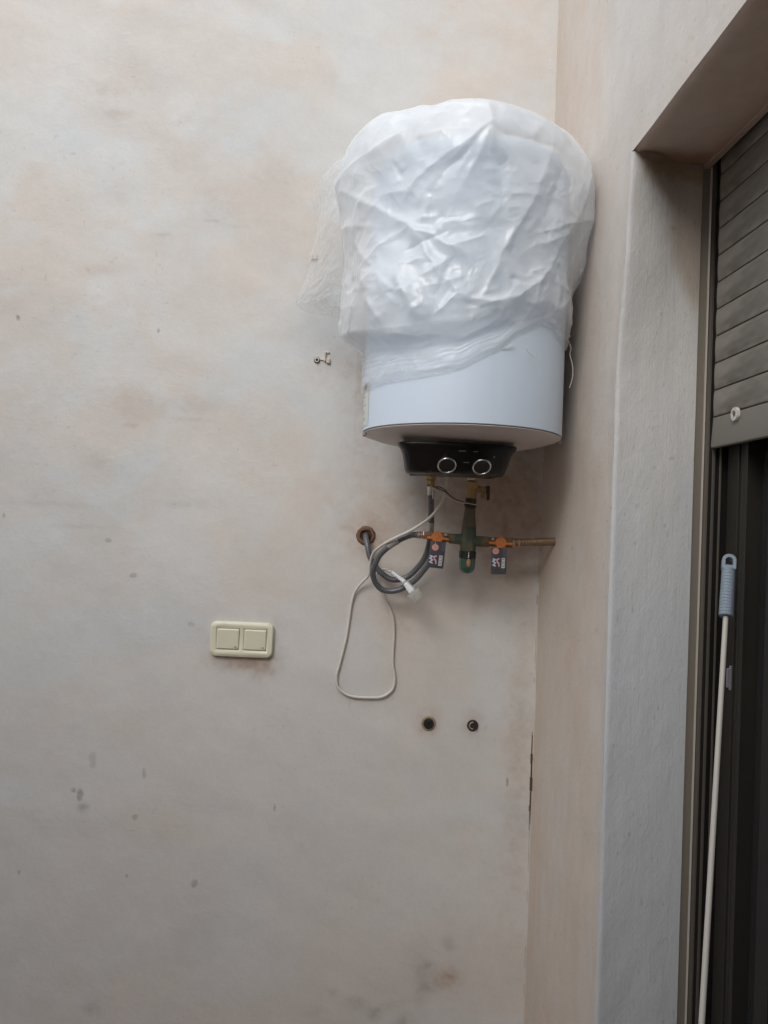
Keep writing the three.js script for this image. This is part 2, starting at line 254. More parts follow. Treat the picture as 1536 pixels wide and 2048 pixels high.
// ---------------------------------------------------------------- sliding door and roller shutter
const alu = new THREE.MeshStandardMaterial({ color: lin(0.035, 0.031, 0.027), roughness: 0.42, metalness: 0.3 });
const aluDark = new THREE.MeshStandardMaterial({ color: lin(0.018, 0.016, 0.015), roughness: 0.45, metalness: 0.3 });
const aluStrip = mat(0.19, 0.165, 0.135, 0.55, 0.1);
{
  const d = thing('sliding_door', 'dark brown metal sliding door below the half lowered shutter', 'door', [0.6, 0, 0.51]);
  part('frame', [box(0.62, 0.70, 0.03, 2.235, 0.506, 0.520, 0.001), box(0.655, 0.70, 0.03, 2.235, 0.520, 0.53, 0)], aluDark, d);
  part('frame_bead', [box(0.618, 0.623, 0.03, 2.2, 0.5225, 0.5245, 0.0005), box(0.6285, 0.632, 0.03, 2.2, 0.5275, 0.5295, 0.0005)], mat(0.16, 0.145, 0.125, 0.35, 0.5), d);
  part('threshold', box(0.594, 0.74, 0.0, 0.03, 0.495, DOOR_END - 0.002, 0.002), alu, d);
  const stile = (z0) => [box(0.640, 0.676, 0.03, 2.2, z0, z0 + 0.052, 0.0015), box(0.637, 0.641, 0.03, 2.2, z0 + 0.041, z0 + 0.0435, 0.0008)];
  const s1 = part('sash', [...stile(0.534), box(0.640, 0.676, 0.03, 2.2, 0.588, 0.607, 0.001), box(0.6365, 0.642, 0.03, 2.2, 0.6045, 0.607, 0.0006)], alu, d);
  part('pane', box(0.662, 0.668, 0.04, 2.2, 0.608, 0.664, 0), new THREE.MeshPhysicalMaterial({ color: lin(0.3, 0.3, 0.3), roughness: 0.12, transmission: 0.9, thickness: 0, specularIntensity: 0.35 }), s1);
  const s2 = part('sash', [...stile(0.665), box(0.640, 0.676, 0.03, 2.2, 0.720, 0.738, 0.001)], aluDark, d);
  part('pane', box(0.662, 0.668, 0.04, 2.2, 0.740, 1.98, 0), new THREE.MeshPhysicalMaterial({ color: lin(0.3, 0.3, 0.3), roughness: 0.12, transmission: 0.9, thickness: 0, specularIntensity: 0.35 }), s2);
  part('latch', [box(0.632, 0.6385, 1.252, 1.284, 0.566, 0.5695, 0.0012), box(0.6365, 0.641, 1.248, 1.288, 0.5655, 0.570, 0.0012)], mat(0.24, 0.23, 0.27, 0.45, 0.2), d, 'small pale latch on the door stile');
  part('head_rail', box(0.62, 0.74, 2.2, 2.235, 0.506, DOOR_END - 0.002, 0.001), aluDark, d);

  const s = thing('roller_shutter', 'grey beige slatted roller shutter half lowered in the doorway', 'roller shutter', [0.612, 1.65, 0.51]);
  const slatMat = new THREE.MeshStandardMaterial({ color: lin(0.29, 0.272, 0.238), map: colourTex(256, 512, (u, v, o) => { const k = 0.9 - 0.35 * sst(0.45, 0.75, fbm(u * 30, v * 9, 4, 152)) - 0.12 * vn(u * 120, v * 60, 153); o[0] = k; o[1] = k * 0.99; o[2] = k * 0.97; }), roughness: 0.6, bumpMap: greyTex(256, 256, (u, v) => fbm(u * 40, v * 8, 3, 151)), bumpScale: 0.0004 });
  const slat = (y, h) => { // rounded outer profile, run along z
    const sh = new THREE.Shape(); const b = 0.0035; sh.moveTo(0, 0); sh.lineTo(0.004, 0); sh.lineTo(0.0078, 0.0006); sh.bezierCurveTo(0.0092, 0.002, 0.0102, h * 0.25, 0.0102, h * 0.5); sh.bezierCurveTo(0.0102, h * 0.75, 0.0095, h - b - 0.002, 0.0085, h - b * 0.7); sh.lineTo(0.004, h - b * 0.6); sh.lineTo(0, h - b * 0.6);
    const g = new THREE.ExtrudeGeometry(sh, { depth: DOOR_END - 0.545, bevelEnabled: false, curveSegments: 10 }); g.rotateY(Math.PI); g.translate(0.625, y, DOOR_END - 0.017); return toCreasedNormals(g, 0.6);
  };
  const P = 0.0466;
  for (let k = 0; k < 11; k++) part('slat', slat(1.7065 + k * P, P), slatMat, s);
  const bs = new THREE.Shape(); bs.moveTo(0, 0.004); bs.quadraticCurveTo(0, 0, 0.004, 0); bs.lineTo(0.009, 0); bs.quadraticCurveTo(0.013, 0, 0.0125, 0.006); bs.lineTo(0.0095, 0.052); bs.lineTo(0, 0.053);
  const bg = new THREE.ExtrudeGeometry(bs, { depth: DOOR_END - 0.545, bevelEnabled: false }); bg.rotateY(Math.PI); bg.translate(0.625, 1.652, DOOR_END - 0.017);
  part('bottom_rail', toCreasedNormals(bg, 0.6), mat(0.20, 0.186, 0.162, 0.55), s);
  const stop = part('stopper', turned([[0, 0], [0.011, 0], [0.0114, 0.002], [0.0108, 0.0052], [0.006, 0.0058], [0.005, 0.003], [0, 0.003]], [0.6145, 1.699, 0.611], [0, 1.699, 0.611], 24), mat(0.55, 0.53, 0.49, 0.5), s, 'round off-white end stop on the lowest slat');
  part('screw', turned([[0, 0], [0.003, 0], [0.003, 0.003], [0.0015, 0.004], [0, 0.004]], [0.6118, 1.699, 0.611], [0, 1.699, 0.611], 12), mat(0.25, 0.22, 0.18, 0.4, 0.8), stop);
  const gr = part('guide_rail', [box(0.5895, 0.6073, 0.03, LINTEL + 0.09, 0.498, 0.507, 0.0006), box(0.6087, 0.6195, 0.03, LINTEL + 0.09, 0.497, 0.503, 0.0006)], aluStrip, s);
  part('rail_edge', box(0.6074, 0.6086, 0.03, LINTEL + 0.085, 0.498, 0.5125, 0.0004), mat(0.62, 0.58, 0.52, 0.4, 0.2), gr);
  part('shutter_box', box(0.608, 0.80, 2.236, 2.239, 0.495, DOOR_END, 0), mat(0.08, 0.07, 0.06, 0.8), s);
}

// ---------------------------------------------------------------- water heater
const CX = 0.223, CZ = 0.232, RH = 0.2045, YB = 1.686, YT = 2.235;
const white = new THREE.MeshPhysicalMaterial({ color: lin(0.585, 0.67, 0.775), roughness: 0.5 });
{
  const h = thing('water_heater', 'white cylindrical electric water heater wrapped in torn plastic in the wall corner', 'water heater', [CX, YB, 0]);
  const ax = [CX, YB, CZ], up = [CX, YB + 1, CZ];
  part('body', turned([[RH - 0.006, 0.005], [RH - 0.0012, 0.0035], [RH, 0.0045], [RH, YT - YB - 0.03], [RH - 0.01, YT - YB - 0.01], [RH - 0.05, YT - YB + 0.004], [0, YT - YB + 0.012]], ax, up, 128), white, h);
  part('bottom_cap', turned([[RH - 0.003, 0.003], [RH - 0.0015, 0.001], [RH - 0.004, -0.0018], [RH - 0.03, -0.010], [RH - 0.075, -0.019], [0.08, -0.022], [0, -0.022]], ax, up, 128), mat(0.60, 0.545, 0.53, 0.45), h);
  part('rim', turned([[RH - 0.004, 0.0045], [RH - 0.0022, 0.003], [RH - 0.0022, 0.001], [RH - 0.004, 0]], ax, up, 128), mat(0.12, 0.115, 0.11, 0.6), h);
  for (const s of [-1, 1]) part('cap_clip', box(CX + s * 0.2005 - 0.004, CX + s * 0.2005 + 0.004, YB - 0.007, YB + 0.002, CZ + 0.01, CZ + 0.026, 0.002), mat(0.3, 0.27, 0.25, 0.5), h);
  // information sticker on the left flank
  const cv = document.createElement('canvas'); cv.width = 128; cv.height = 256; const c = cv.getContext('2d');
  c.fillStyle = '#c9ccc9'; c.fillRect(0, 0, 128, 256); c.fillStyle = '#4c4c4c'; c.fillRect(84, 6, 32, 40);
  c.fillStyle = '#868a88'; for (let k = 0; k < 15; k++) { const w = 30 + 74 * hash(k, 3, 9); c.fillRect(10, 70 + k * 12, w, 5); if (w < 70) c.fillRect(20 + w, 70 + k * 12, 22, 5); }
  const ct = new THREE.CanvasTexture(cv); ct.colorSpace = THREE.SRGBColorSpace;
  const th = (a) => a * D;
  part('info_sticker', sheet(16, 2, (u, v) => { const a = th(-112 + u * 40), R = RH + 0.0006; return [CX + R * Math.sin(a), 1.697 + v * 0.088, CZ + R * Math.cos(a), u, v]; }), new THREE.MeshStandardMaterial({ map: ct, roughness: 0.5 }), h);
  // wall brackets
  for (const y of [1.76, 2.08]) part('bracket', box(CX - 0.11, CX + 0.11, y, y + 0.03, 0.006, 0.034, 0.002), mat(0.4, 0.4, 0.4, 0.5, 0.5), h);

  // black control panel: flared at its top, face turned down towards the viewer
  const levels = [[1.6615, 0.117, 0.371], [1.6575, 0.1175, 0.373], [1.6545, 0.116, 0.3725], [1.648, 0.1105, 0.369], [1.640, 0.1068, 0.365], [1.630, 0.1042, 0.360], [1.618, 0.1015, 0.353], [1.608, 0.099, 0.347], [1.6045, 0.096, 0.343], [1.604, 0.086, 0.335]];
  const PCX = 0.204, out = [];
  const ring = ([y, w, zf]) => { const pts = [], n = 64; for (let i = 0; i <= n; i++) { const t = i / n * 2 - 1, e = Math.sign(t) * (1 - Math.pow(1 - Math.abs(t), 1.0)); const rr = 0.02; const xx = w * e; const ed = Math.max(0, (Math.abs(xx) - (w - rr)) / rr); pts.push([PCX + xx, y, zf - 0.028 * e * e - rr * (1 - Math.sqrt(Math.max(0, 1 - ed * ed)))]); } pts.unshift([PCX - w * 0.8, y, 0.23]); pts.push([PCX + w * 0.8, y, 0.23]); return pts; };
  const rings = levels.map(ring), n = rings[0].length;
  const g1 = sheet(n - 1, levels.length - 1, (u, v) => [...rings[Math.round(v * (levels.length - 1))][Math.round(u * (n - 1))], u, v]);
  const bot = rings[levels.length - 1], fan = sheet(n - 1, 1, (u, v) => { const p = bot[Math.round(u * (n - 1))]; return [p[0], p[1], v < 0.5 ? p[2] : 0.23, u, v]; });
  const panel = part('control_panel', [toCreasedNormals(g1, 0.8), fan], new THREE.MeshPhysicalMaterial({ color: lin(0.0085, 0.0085, 0.009), roughness: 0.28, specularIntensity: 0.5 }), h);
  const nrm = new THREE.Vector3(0, -0.66, 0.75).normalize();
  for (const [x, y, z] of [[0.1808, 1.6212, 0.3525], [0.2482, 1.6212, 0.3505]]) {
    const p = [x, y, z], q = [x + nrm.x + (x - PCX) * 0.4, y + nrm.y, z + nrm.z];
    const k = part('knob', turned([[0, -0.004], [0.0165, -0.004], [0.0165, 0.004], [0.0145, 0.006], [0.004, 0.0055], [0, 0.0055]], p, q, 40), mat(0.012, 0.012, 0.013, 0.35), panel);
    const q2 = V(q).sub(V(p)).normalize(), t = new THREE.TorusGeometry(0.0168, 0.0016, 10, 48); t.applyQuaternion(new THREE.Quaternion().setFromUnitVectors(new THREE.Vector3(0, 0, 1), q2)); t.translate(x + q2.x * 0.005, y + q2.y * 0.005, z + q2.z * 0.005);
    part('chrome_ring', t, mat(0.75, 0.75, 0.77, 0.18, 1), k);
  }
  const f = (x, y, w, hh) => { const g = new THREE.PlaneGeometry(w, hh); g.rotateX(0.5); g.translate(x, y, 0.3725 - (1.655 - y) * 0.53 - 0.028 * ((x - PCX) / 0.11) ** 2 + 0.0006); return g; };
  for (const q of [[0.208, 1.6455, 0.014, 0.002], [0.232, 1.6455, 0.012, 0.002], [0.2155, 1.625, 0.016, 0.0015], [0.272, 1.638, 0.003, 0.004]]) part('panel_print', f(...q), mat(0.16, 0.16, 0.16, 0.5), panel);
  // threaded connections below the panel
  const nip = mat(0.62, 0.60, 0.56, 0.4, 0.5);
  part('nipple', rod([0.173, 1.668, 0.145], [0.173, 1.608, 0.145], 0.0078), nip, h);
  part('nipple', rod([0.2625, 1.668, 0.145], [0.2625, 1.604, 0.145], 0.0085), nip, h);
}

// ---------------------------------------------------------------- plastic wrapping: a crumpled sheet settled over the heater
{
  const sheetThing = thing('plastic_sheet', 'crumpled translucent plastic sheet draped over the top of the water heater', 'plastic sheet', [CX, 1.77, CZ]);
  const NU = 400, NV = 300, N = NU * (NV + 1);
  const bump = (a, b, s) => Math.exp(-((a - b) ** 2) / (2 * s * s));
  const hemPts = [[-180, 1.80], [-100, 1.765], [-58, 1.768], [-30, 1.772], [-11, 1.785], [6.5, 1.818], [22, 1.861], [35, 1.884], [45, 1.883], [52, 1.868], [68, 1.86], [90, 1.885], [130, 1.85], [180, 1.80]];
  const puffPts = [[-180, 1.89], [-95, 1.868], [-75, 1.853], [-40, 1.842], [-11, 1.852], [8, 1.876], [22, 1.893], [35, 1.905], [60, 1.9], [90, 1.91], [180, 1.9]];
  const lerpPts = (P, a) => { for (let i = 1; i < P.length; i++) if (a <= P[i][0]) { const t = (a - P[i - 1][0]) / (P[i][0] - P[i - 1][0]); const s = t * t * (3 - 2 * t); return mix(P[i - 1][1], P[i][1], 0.5 * s + 0.5 * t); } return P[P.length - 1][1]; };
  const SH = 2.175;
  const off = (a, y) => {
    const pf = lerpPts(puffPts, a), up = sst(pf - 0.022, pf + 0.022, y);
    let o = 0.003 + up * 0.016;
    o += up * 0.030 * bump(a, -86, 28);
    o += up * 0.022 * bump(a, -76, 26) * bump(y, 2.22, 0.09);
    o += up * 0.024 * bump(a, 66, 22) * bump(y, 2.13, 0.09) - up * 0.015 * sst(45, 75, a) * sst(2.04, 1.97, y);
    o += up * 0.016 * bump(a, -45, 30) * bump(y, 1.93, 0.05);
    o += up * 0.022 * bump(a, 10, 40) * bump(y, 2.2, 0.1);
    return o;
  };
  const G = new Float32Array(N * 3), Pp = new Float32Array(N * 3);
  for (let j = 0; j <= NV; j++) for (let i = 0; i < NU; i++) {
    const a = -180 + 360 * i / NU, v = j / NV, hem = lerpPts(hemPts, a) + 0.004 * (fbm(i / NU * 40, 1, 2, 201) - 0.5);
    let y, R;
    if (v < 0.66) { y = mix(hem, SH, v / 0.66); R = RH + off(a, y); }
    else { const t = (v - 0.66) / 0.34 * Math.PI / 2, c = Math.max(0, Math.cos(t)), s = Math.sin(t); R = (RH + off(a, SH)) * Math.pow(c, 0.72); y = SH + (0.155 - 0.014 * Math.cos(a * D)) * Math.pow(s, 0.85); }
    R = Math.max(R, 0.004);
    const k = (j * NU + i) * 3, tp = sst(0.6, 1, v);
    G[k] = CX - 0.02 * tp + R * Math.sin(a * D); G[k + 1] = y; G[k + 2] = CZ + 0.02 * tp + R * Math.cos(a * D);
    G[k] = Math.min(G[k], 0.448); G[k + 2] = Math.max(G[k + 2], 0.008);
  }
  // creases: [angle, height] to [angle, height] in degrees and metres, then many small ones
  const creases = [];
  const crease = (a0, y0, a1, y1, A, w) => creases.push([a0 * D * 0.235, y0, a1 * D * 0.235, y1, A, w]);
  for (const [a0, y0, a1, y1, A, w] of [
    [1, 2.27, 0, 2.147, 9, 14], [0, 2.21, -16, 2.155, 8, 12], [0, 2.206, -20, 2.125, -6, 10], [0, 2.202, -10, 2.11, 7, 10], [-6, 2.191, -35, 2.118, 6, 13], [-77, 2.166, -41, 2.063, 9, 16], [-41, 2.063, -11, 1.992, 10, 12],
    [-34, 2.049, -19, 1.95, 8, 12], [-19, 1.95, -8, 1.909, 7, 10], [28, 2.187, 19, 2.082, 9, 16], [19, 2.082, 9, 2.004, 10, 14], [9, 2.004, 0, 1.918, 9, 14], [54, 2.205, 48, 2.107, 8, 12], [73, 2.127, 25, 2.039, 6, 11],
    [2, 2.201, 30, 2.195, -9, 12], [-27, 2.199, -9, 2.201, 5, 12], [-88, 2.172, -53, 2.193, 7, 14], [-53, 2.193, -36, 2.217, 6, 12], [-54, 1.925, -46, 1.873, 7, 8], [-3, 1.894, 16, 1.916, 8, 11], [16, 1.916, 34, 1.986, 9, 13],
    [-47, 1.85, -10, 1.845, 7, 9], [-10, 1.84, 6, 1.872, 7, 9], [-39, 1.963, -31, 1.894, 7, 9], [-28, 1.937, -24, 1.872, 6, 8], [-15, 2.0, 0, 2.024, 5, 10], [36, 2.177, 29, 2.074, -6, 12], [46, 2.095, 33, 1.981, 7, 13],
    [-66, 2.041, -40, 1.931, 7, 13], [-88, 2.099, -53, 2.058, 6, 12], [-19, 2.045, -4, 2.055, 5, 9], [-26, 2.092, -30, 2.05, 5, 8], [4, 2.16, 8, 2.075, -5, 10], [22, 2.012, 49, 2.066, 6, 12], [-8, 1.909, 10, 1.902, 7, 9],
  ]) crease(a0, y0, a1, y1, A * 0.00095, w * 0.00095);
  for (let k = 0; k < 360; k++) {
    const a = -150 + 290 * rnd(), y = 1.87 + 0.42 * Math.pow(rnd(), 1.25), low = y < 2.02, L = 0.025 + 0.075 * rnd() * rnd(), dirn = rnd() < 0.65 && !low ? 1.05 + 0.5 * (rnd() - 0.5) : rnd() * Math.PI;
    const s = a * D * 0.235, dx = Math.cos(dirn) * L / 2, dy = Math.sin(dirn) * L / 2, A = (0.0008 + 0.0026 * rnd()) * (rnd() < 0.3 ? -1 : 1) * (low ? 1.35 : 1);
    creases.push([s - dx, y - dy, s + dx, y + dy, A, 0.004 + 0.007 * rnd()]);
  }
  const foldAt = (s, t) => {
    let d = 0; const js = 0.008 * (fbm(s * 30, t * 30, 2, 231) - 0.5), jt = 0.008 * (fbm(s * 30 + 9, t * 30, 2, 232) - 0.5); s += js; t += jt;
    for (let k = 0; k < creases.length; k++) {
      const c = creases[k], ex = c[2] - c[0], ey = c[3] - c[1], l2 = ex * ex + ey * ey, px = s - c[0], py = t - c[1];
      const q = (px * ex + py * ey) / l2; if (q < -0.25 || q > 1.25) continue;
      const l = Math.sqrt(l2), n = (px * ey - py * ex) / l, w = n > 0 ? c[5] * 1.7 : c[5]; if (Math.abs(n) > 5 * w) continue;
      d += c[4] * Math.exp(-Math.sqrt(n * n + 1e-6) / w) * sst(-0.25, 0.25, q) * sst(1.25, 0.75, q);
    }
    return d;
  };
  for (let j = 0; j <= NV; j++) for (let i = 0; i < NU; i++) {
    const k = (j * NU + i) * 3, v = j / NV, a = -180 + 360 * i / NU, s = a * D * 0.235, hem = lerpPts(hemPts, a), t = v < 0.66 ? G[k + 1] : SH + (v - 0.66) * 0.75;
    const pf = lerpPts(puffPts, a), up = sst(pf - 0.03, pf + 0.015, t), pole = 1 - sst(0.9, 1, v);
    let d = up * pole * (foldAt(s, t) + 0.016 * (fbm(s * 9 + t * 4, t * 7, 3, 213) - 0.5));
    const q = (t - hem) * 150 + s * 8 + 2.2 * fbm(s * 12, t * 30, 3, 215);
    d += (1 - up) * sst(0, 0.012, t - hem) * (0.0022 * (1 - Math.abs(2 * vn(q, s * 5, 214) - 1)) + 0.0025 * vn(q * 0.45, s * 4, 216));
    const nx = Math.sin(a * D), nz = Math.cos(a * D), hi = sst(0.62, 0.9, v);
    let X = G[k] + nx * d * (1 - hi), Y = G[k + 1] + d * hi, Z = G[k + 2] + nz * d * (1 - hi);
    const dx = X - CX, dz = Z - CZ, r = Math.hypot(dx, dz);
    if (Y < YT - 0.01 && r < RH + 0.0015) { const f = (RH + 0.0015) / r; X = CX + dx * f; Z = CZ + dz * f; }
    Pp[k] = Math.min(X, 0.4505); Pp[k + 1] = Y; Pp[k + 2] = Math.max(Z, 0.006);
  }
  const at = (i, j) => j * NU + ((i % NU) + NU) % NU;
  const pos = new Float32Array(NU * (NV + 1) * 3), ix = [], uv = new Float32Array(NU * (NV + 1) * 2);
  pos.set(Pp);
  for (let n = 0; n < N; n++) { uv[n * 2] = (n % NU) / NU * 4; uv[n * 2 + 1] = Math.floor(n / NU) / NV * 2; }
  for (let j = 0; j < NV; j++) for (let i = 0; i < NU; i++) { const a = at(i, j), b = at(i + 1, j), c = at(i, j + 1), d = at(i + 1, j + 1); ix.push(a, b, d, a, d, c); }
  const g = new THREE.BufferGeometry(); g.setAttribute('position', new THREE.BufferAttribute(pos, 3)); g.setAttribute('uv', new THREE.BufferAttribute(uv, 2)); g.setIndex(ix); g.computeVertexNormals();
  const crinkle = greyTex(512, 512, (u, v) => {
    const f = (x, y) => { const w = 0.5 * fbm(x * 5, y * 5, 2, 241); let h = 0; for (let o = 0, q = 1; o < 3; o++, q *= 0.5) h += q * (1 - Math.abs(2 * vn(x * 9 * 2 ** o + w * 3, y * 6 * 2 ** o + w, 242 + o) - 1)); return h / 1.75; };
    const t = sst(0.8, 1, u), r = sst(0.8, 1, v), h = (y) => t > 0 ? mix(f(u, y), f(u - 1, y), t) : f(u, y); return r > 0 ? mix(h(v), h(v - 1), r) : h(v);
  });
  const plastic = (through) => new THREE.MeshPhysicalMaterial({ color: lin(0.905, 0.925, 0.94), roughness: 0.32, transmission: through, thickness: 0, side: THREE.DoubleSide, bumpMap: crinkle, bumpScale: 0.0028, vertexColors: true, transparent: true });
  const tintOf = (geo, alpha) => { const p = geo.attributes.uv, c = new Float32Array(p.count * 4); for (let n = 0; n < p.count; n++) { c[n * 4] = c[n * 4 + 1] = c[n * 4 + 2] = 1; c[n * 4 + 3] = alpha(n, p.getX(n), p.getY(n)); } geo.setAttribute('color', new THREE.BufferAttribute(c, 4)); return geo; };
  tintOf(g, (n, u, v) => { const a = -180 + 90 * u, t = pos[n * 3 + 1], pf = lerpPts(puffPts, a), up = sst(pf - 0.03, pf + 0.02, t); return mix(0.42 + 0.35 * fbm(u * 9, (t - lerpPts(hemPts, a)) * 90, 3, 261), 0.72 + 0.5 * fbm(u * 4 + t * 2, t * 9, 4, 262), up); });
  part('film', g, plastic(0.54), sheetThing);
  // the torn side of the sheet, standing off to the left towards the wall
  const F = [[-0.035, 2.305, 0.15], [-0.075, 2.275, 0.10], [-0.113, 2.243, 0.06], [-0.103, 2.19, 0.045], [-0.112, 2.12, 0.04], [-0.120, 2.07, 0.045], [-0.144, 2.01, 0.04], [-0.125, 1.985, 0.05], [-0.088, 1.968, 0.085], [-0.03, 1.943, 0.15]], A2 = [[0.0, 2.30, 0.24], [-0.035, 2.22, 0.25], [-0.04, 2.1, 0.25], [-0.03, 2.0, 0.25], [-0.018, 1.935, 0.25]];
  const cF = new THREE.CatmullRomCurve3(F.map(V)), cA = new THREE.CatmullRomCurve3(A2.map(V)), pf = new THREE.Vector3(), pa = new THREE.Vector3();
  part('loose_flap', tintOf(sheet(60, 120, (u, v) => {
    cF.getPoint(v, pf); cA.getPoint(v, pa); const e = 0.006 * (fbm(v * 26, 4, 3, 251) - 0.5) * u;
    const q = v * 9 + 1.2 * fbm(u * 2, v * 3, 2, 252), d = (0.012 * (1 - Math.abs(2 * vn(q, u * 0.8, 253) - 1)) + 0.005 * (1 - Math.abs(2 * vn(q * 2.6, u * 2.2, 254) - 1)) - 0.008) * sst(0, 0.25, u) + 0.02 * Math.sin(u * Math.PI);
    return [mix(pa.x, pf.x, u) + e - d * 0.3, mix(pa.y, pf.y, u) + e * 0.5, Math.max(0.005, mix(pa.z, pf.z, u) + d), v * 1.4, u * 0.6];
  }), (n, a, b) => (0.95 - 0.7 * b) * (0.5 + fbm(a * 9, b * 5, 3, 263))), plastic(0.8), sheetThing, 'nearly clear torn edge of the sheet');
  const thr = mat(0.72, 0.66, 0.58, 0.7);
  for (const [pts, r] of [
    [[[0.424, 1.895, 0.28], [0.433, 1.872, 0.285], [0.430, 1.858, 0.29], [0.436, 1.835, 0.29], [0.438, 1.81, 0.285], [0.434, 1.792, 0.28]], 0.0008],
    [[[0.426, 1.905, 0.27], [0.433, 1.897, 0.27], [0.436, 1.901, 0.27]], 0.0007],
    [[[0.44, 2.08, 0.27], [0.447, 2.072, 0.272], [0.4505, 2.061, 0.27]], 0.0007],
    [[[0.31, 1.832, 0.427], [0.318, 1.824, 0.424], [0.328, 1.818, 0.419]], 0.0006],
    [[[0.264, 1.828, 0.4345], [0.275, 1.832, 0.434], [0.286, 1.838, 0.432]], 0.0008],
  ]) part('thread', tube(pts, r, 0, 6), thr, sheetThing);
}

// ---------------------------------------------------------------- light switch
{
  const s = thing('light_switch', 'ivory double light switch on the left of the cream wall', 'light switch', [-0.2415, 1.2205, 0]);
  const ivory = mat(0.69, 0.665, 0.52, 0.38), rr = (w, h, r, S = new THREE.Shape()) => { const x = w / 2, y = h / 2; S.moveTo(-x + r, -y); S.quadraticCurveTo(0, -y * 1.03, x - r, -y); S.absarc(x - r, -y + r, r, -Math.PI / 2, 0); S.lineTo(x, y - r); S.absarc(x - r, y - r, r, 0, Math.PI / 2); S.quadraticCurveTo(0, y * 1.03, -x + r, y); S.absarc(-x + r, y - r, r, Math.PI / 2, Math.PI); S.lineTo(-x, -y + r); S.absarc(-x + r, -y + r, r, Math.PI, Math.PI * 1.5); return S; };
  const hole = (cx, w, h, r) => { const P = new THREE.Path(), x = w / 2, y = h / 2; P.moveTo(cx - x + r, -y); P.absarc(cx - x + r, -y + r, r, -Math.PI / 2, -Math.PI, true); P.absarc(cx - x + r, y - r, r, Math.PI, Math.PI / 2, true); P.absarc(cx + x - r, y - r, r, Math.PI / 2, 0, true); P.absarc(cx + x - r, -y + r, r, 0, -Math.PI / 2, true); return P; };
  const S = rr(0.135, 0.070, 0.009); S.holes.push(hole(-0.0315, 0.0625, 0.0595, 0.005), hole(0.0315, 0.0625, 0.0595, 0.005));
  let g = new THREE.ExtrudeGeometry(S, { depth: 0.004, bevelEnabled: true, bevelThickness: 0.005, bevelSize: 0.0055, bevelOffset: 0, bevelSegments: 5, curveSegments: 8 }); g = toCreasedNormals(g, 0.6);
  const tilt = new THREE.Matrix4().makeRotationZ(-0.012);
  g.translate(0, 0, 0.003); g.applyMatrix4(tilt); g.translate(-0.2415, 1.2205, 0.001); part('plate', g, ivory, s);
  const b = new RoundedBoxGeometry(0.128, 0.066, 0.006, 2, 0.002); b.translate(0, 0, 0.004); b.applyMatrix4(tilt); b.translate(-0.2415, 1.2205, 0.001); part('backing', b, mat(0.45, 0.43, 0.33, 0.5), s);
  for (const k of [-1, 1]) {
    const q = new RoundedBoxGeometry(0.0515, 0.0475, 0.007, 4, 0.003), p = q.attributes.position; q.computeVertexNormals();
    q.rotateX(0.05); q.translate(k * 0.0315, 0.0005, 0.0095); q.applyMatrix4(tilt); q.translate(-0.2415, 1.2205, 0.001);
    const r = part('rocker', q, ivory, s);
    const m = new RoundedBoxGeometry(0.0045, 0.0028, 0.0006, 1, 0.0002); m.rotateX(0.05); m.translate(k * 0.0315 + 0.0185, -0.0165, 0.0141); m.applyMatrix4(tilt); m.translate(-0.2415, 1.2205, 0.001);
    part('symbol', m, mat(0.30, 0.29, 0.24, 0.5), r);
  }
}

// ---------------------------------------------------------------- plumbing below the heater
const brass = mat(0.36, 0.24, 0.115, 0.42, 0.75), brassDull = mat(0.20, 0.135, 0.075, 0.6, 0.4), steel = mat(0.62, 0.60, 0.58, 0.32, 0.9), copper = mat(0.75, 0.48, 0.36, 0.3, 0.9), darkNut = mat(0.045, 0.03, 0.022, 0.6, 0.2);
const braidTex = colourTex(128, 128, (u, v, o) => { const a = tri2(u * 4 + v * 4), b = tri2(u * 4 - v * 4), k = 0.25 + 0.9 * Math.max(a > 0.35 ? a : 0, b > 0.35 ? b : 0) * (0.7 + 0.3 * vn(u * 30, v * 30, 301)); o[0] = 0.18 * k; o[1] = 0.188 * k; o[2] = 0.205 * k; });
function tri2(t) { return 2 * Math.abs(t - Math.floor(t) - 0.5); }
const braid = (L) => { const t = braidTex.clone(); t.repeat.set(L / 0.03, 1); t.needsUpdate = true; return new THREE.MeshStandardMaterial({ map: t, bumpMap: t, bumpScale: 0.0008, roughness: 0.45, metalness: 0.35 }); };
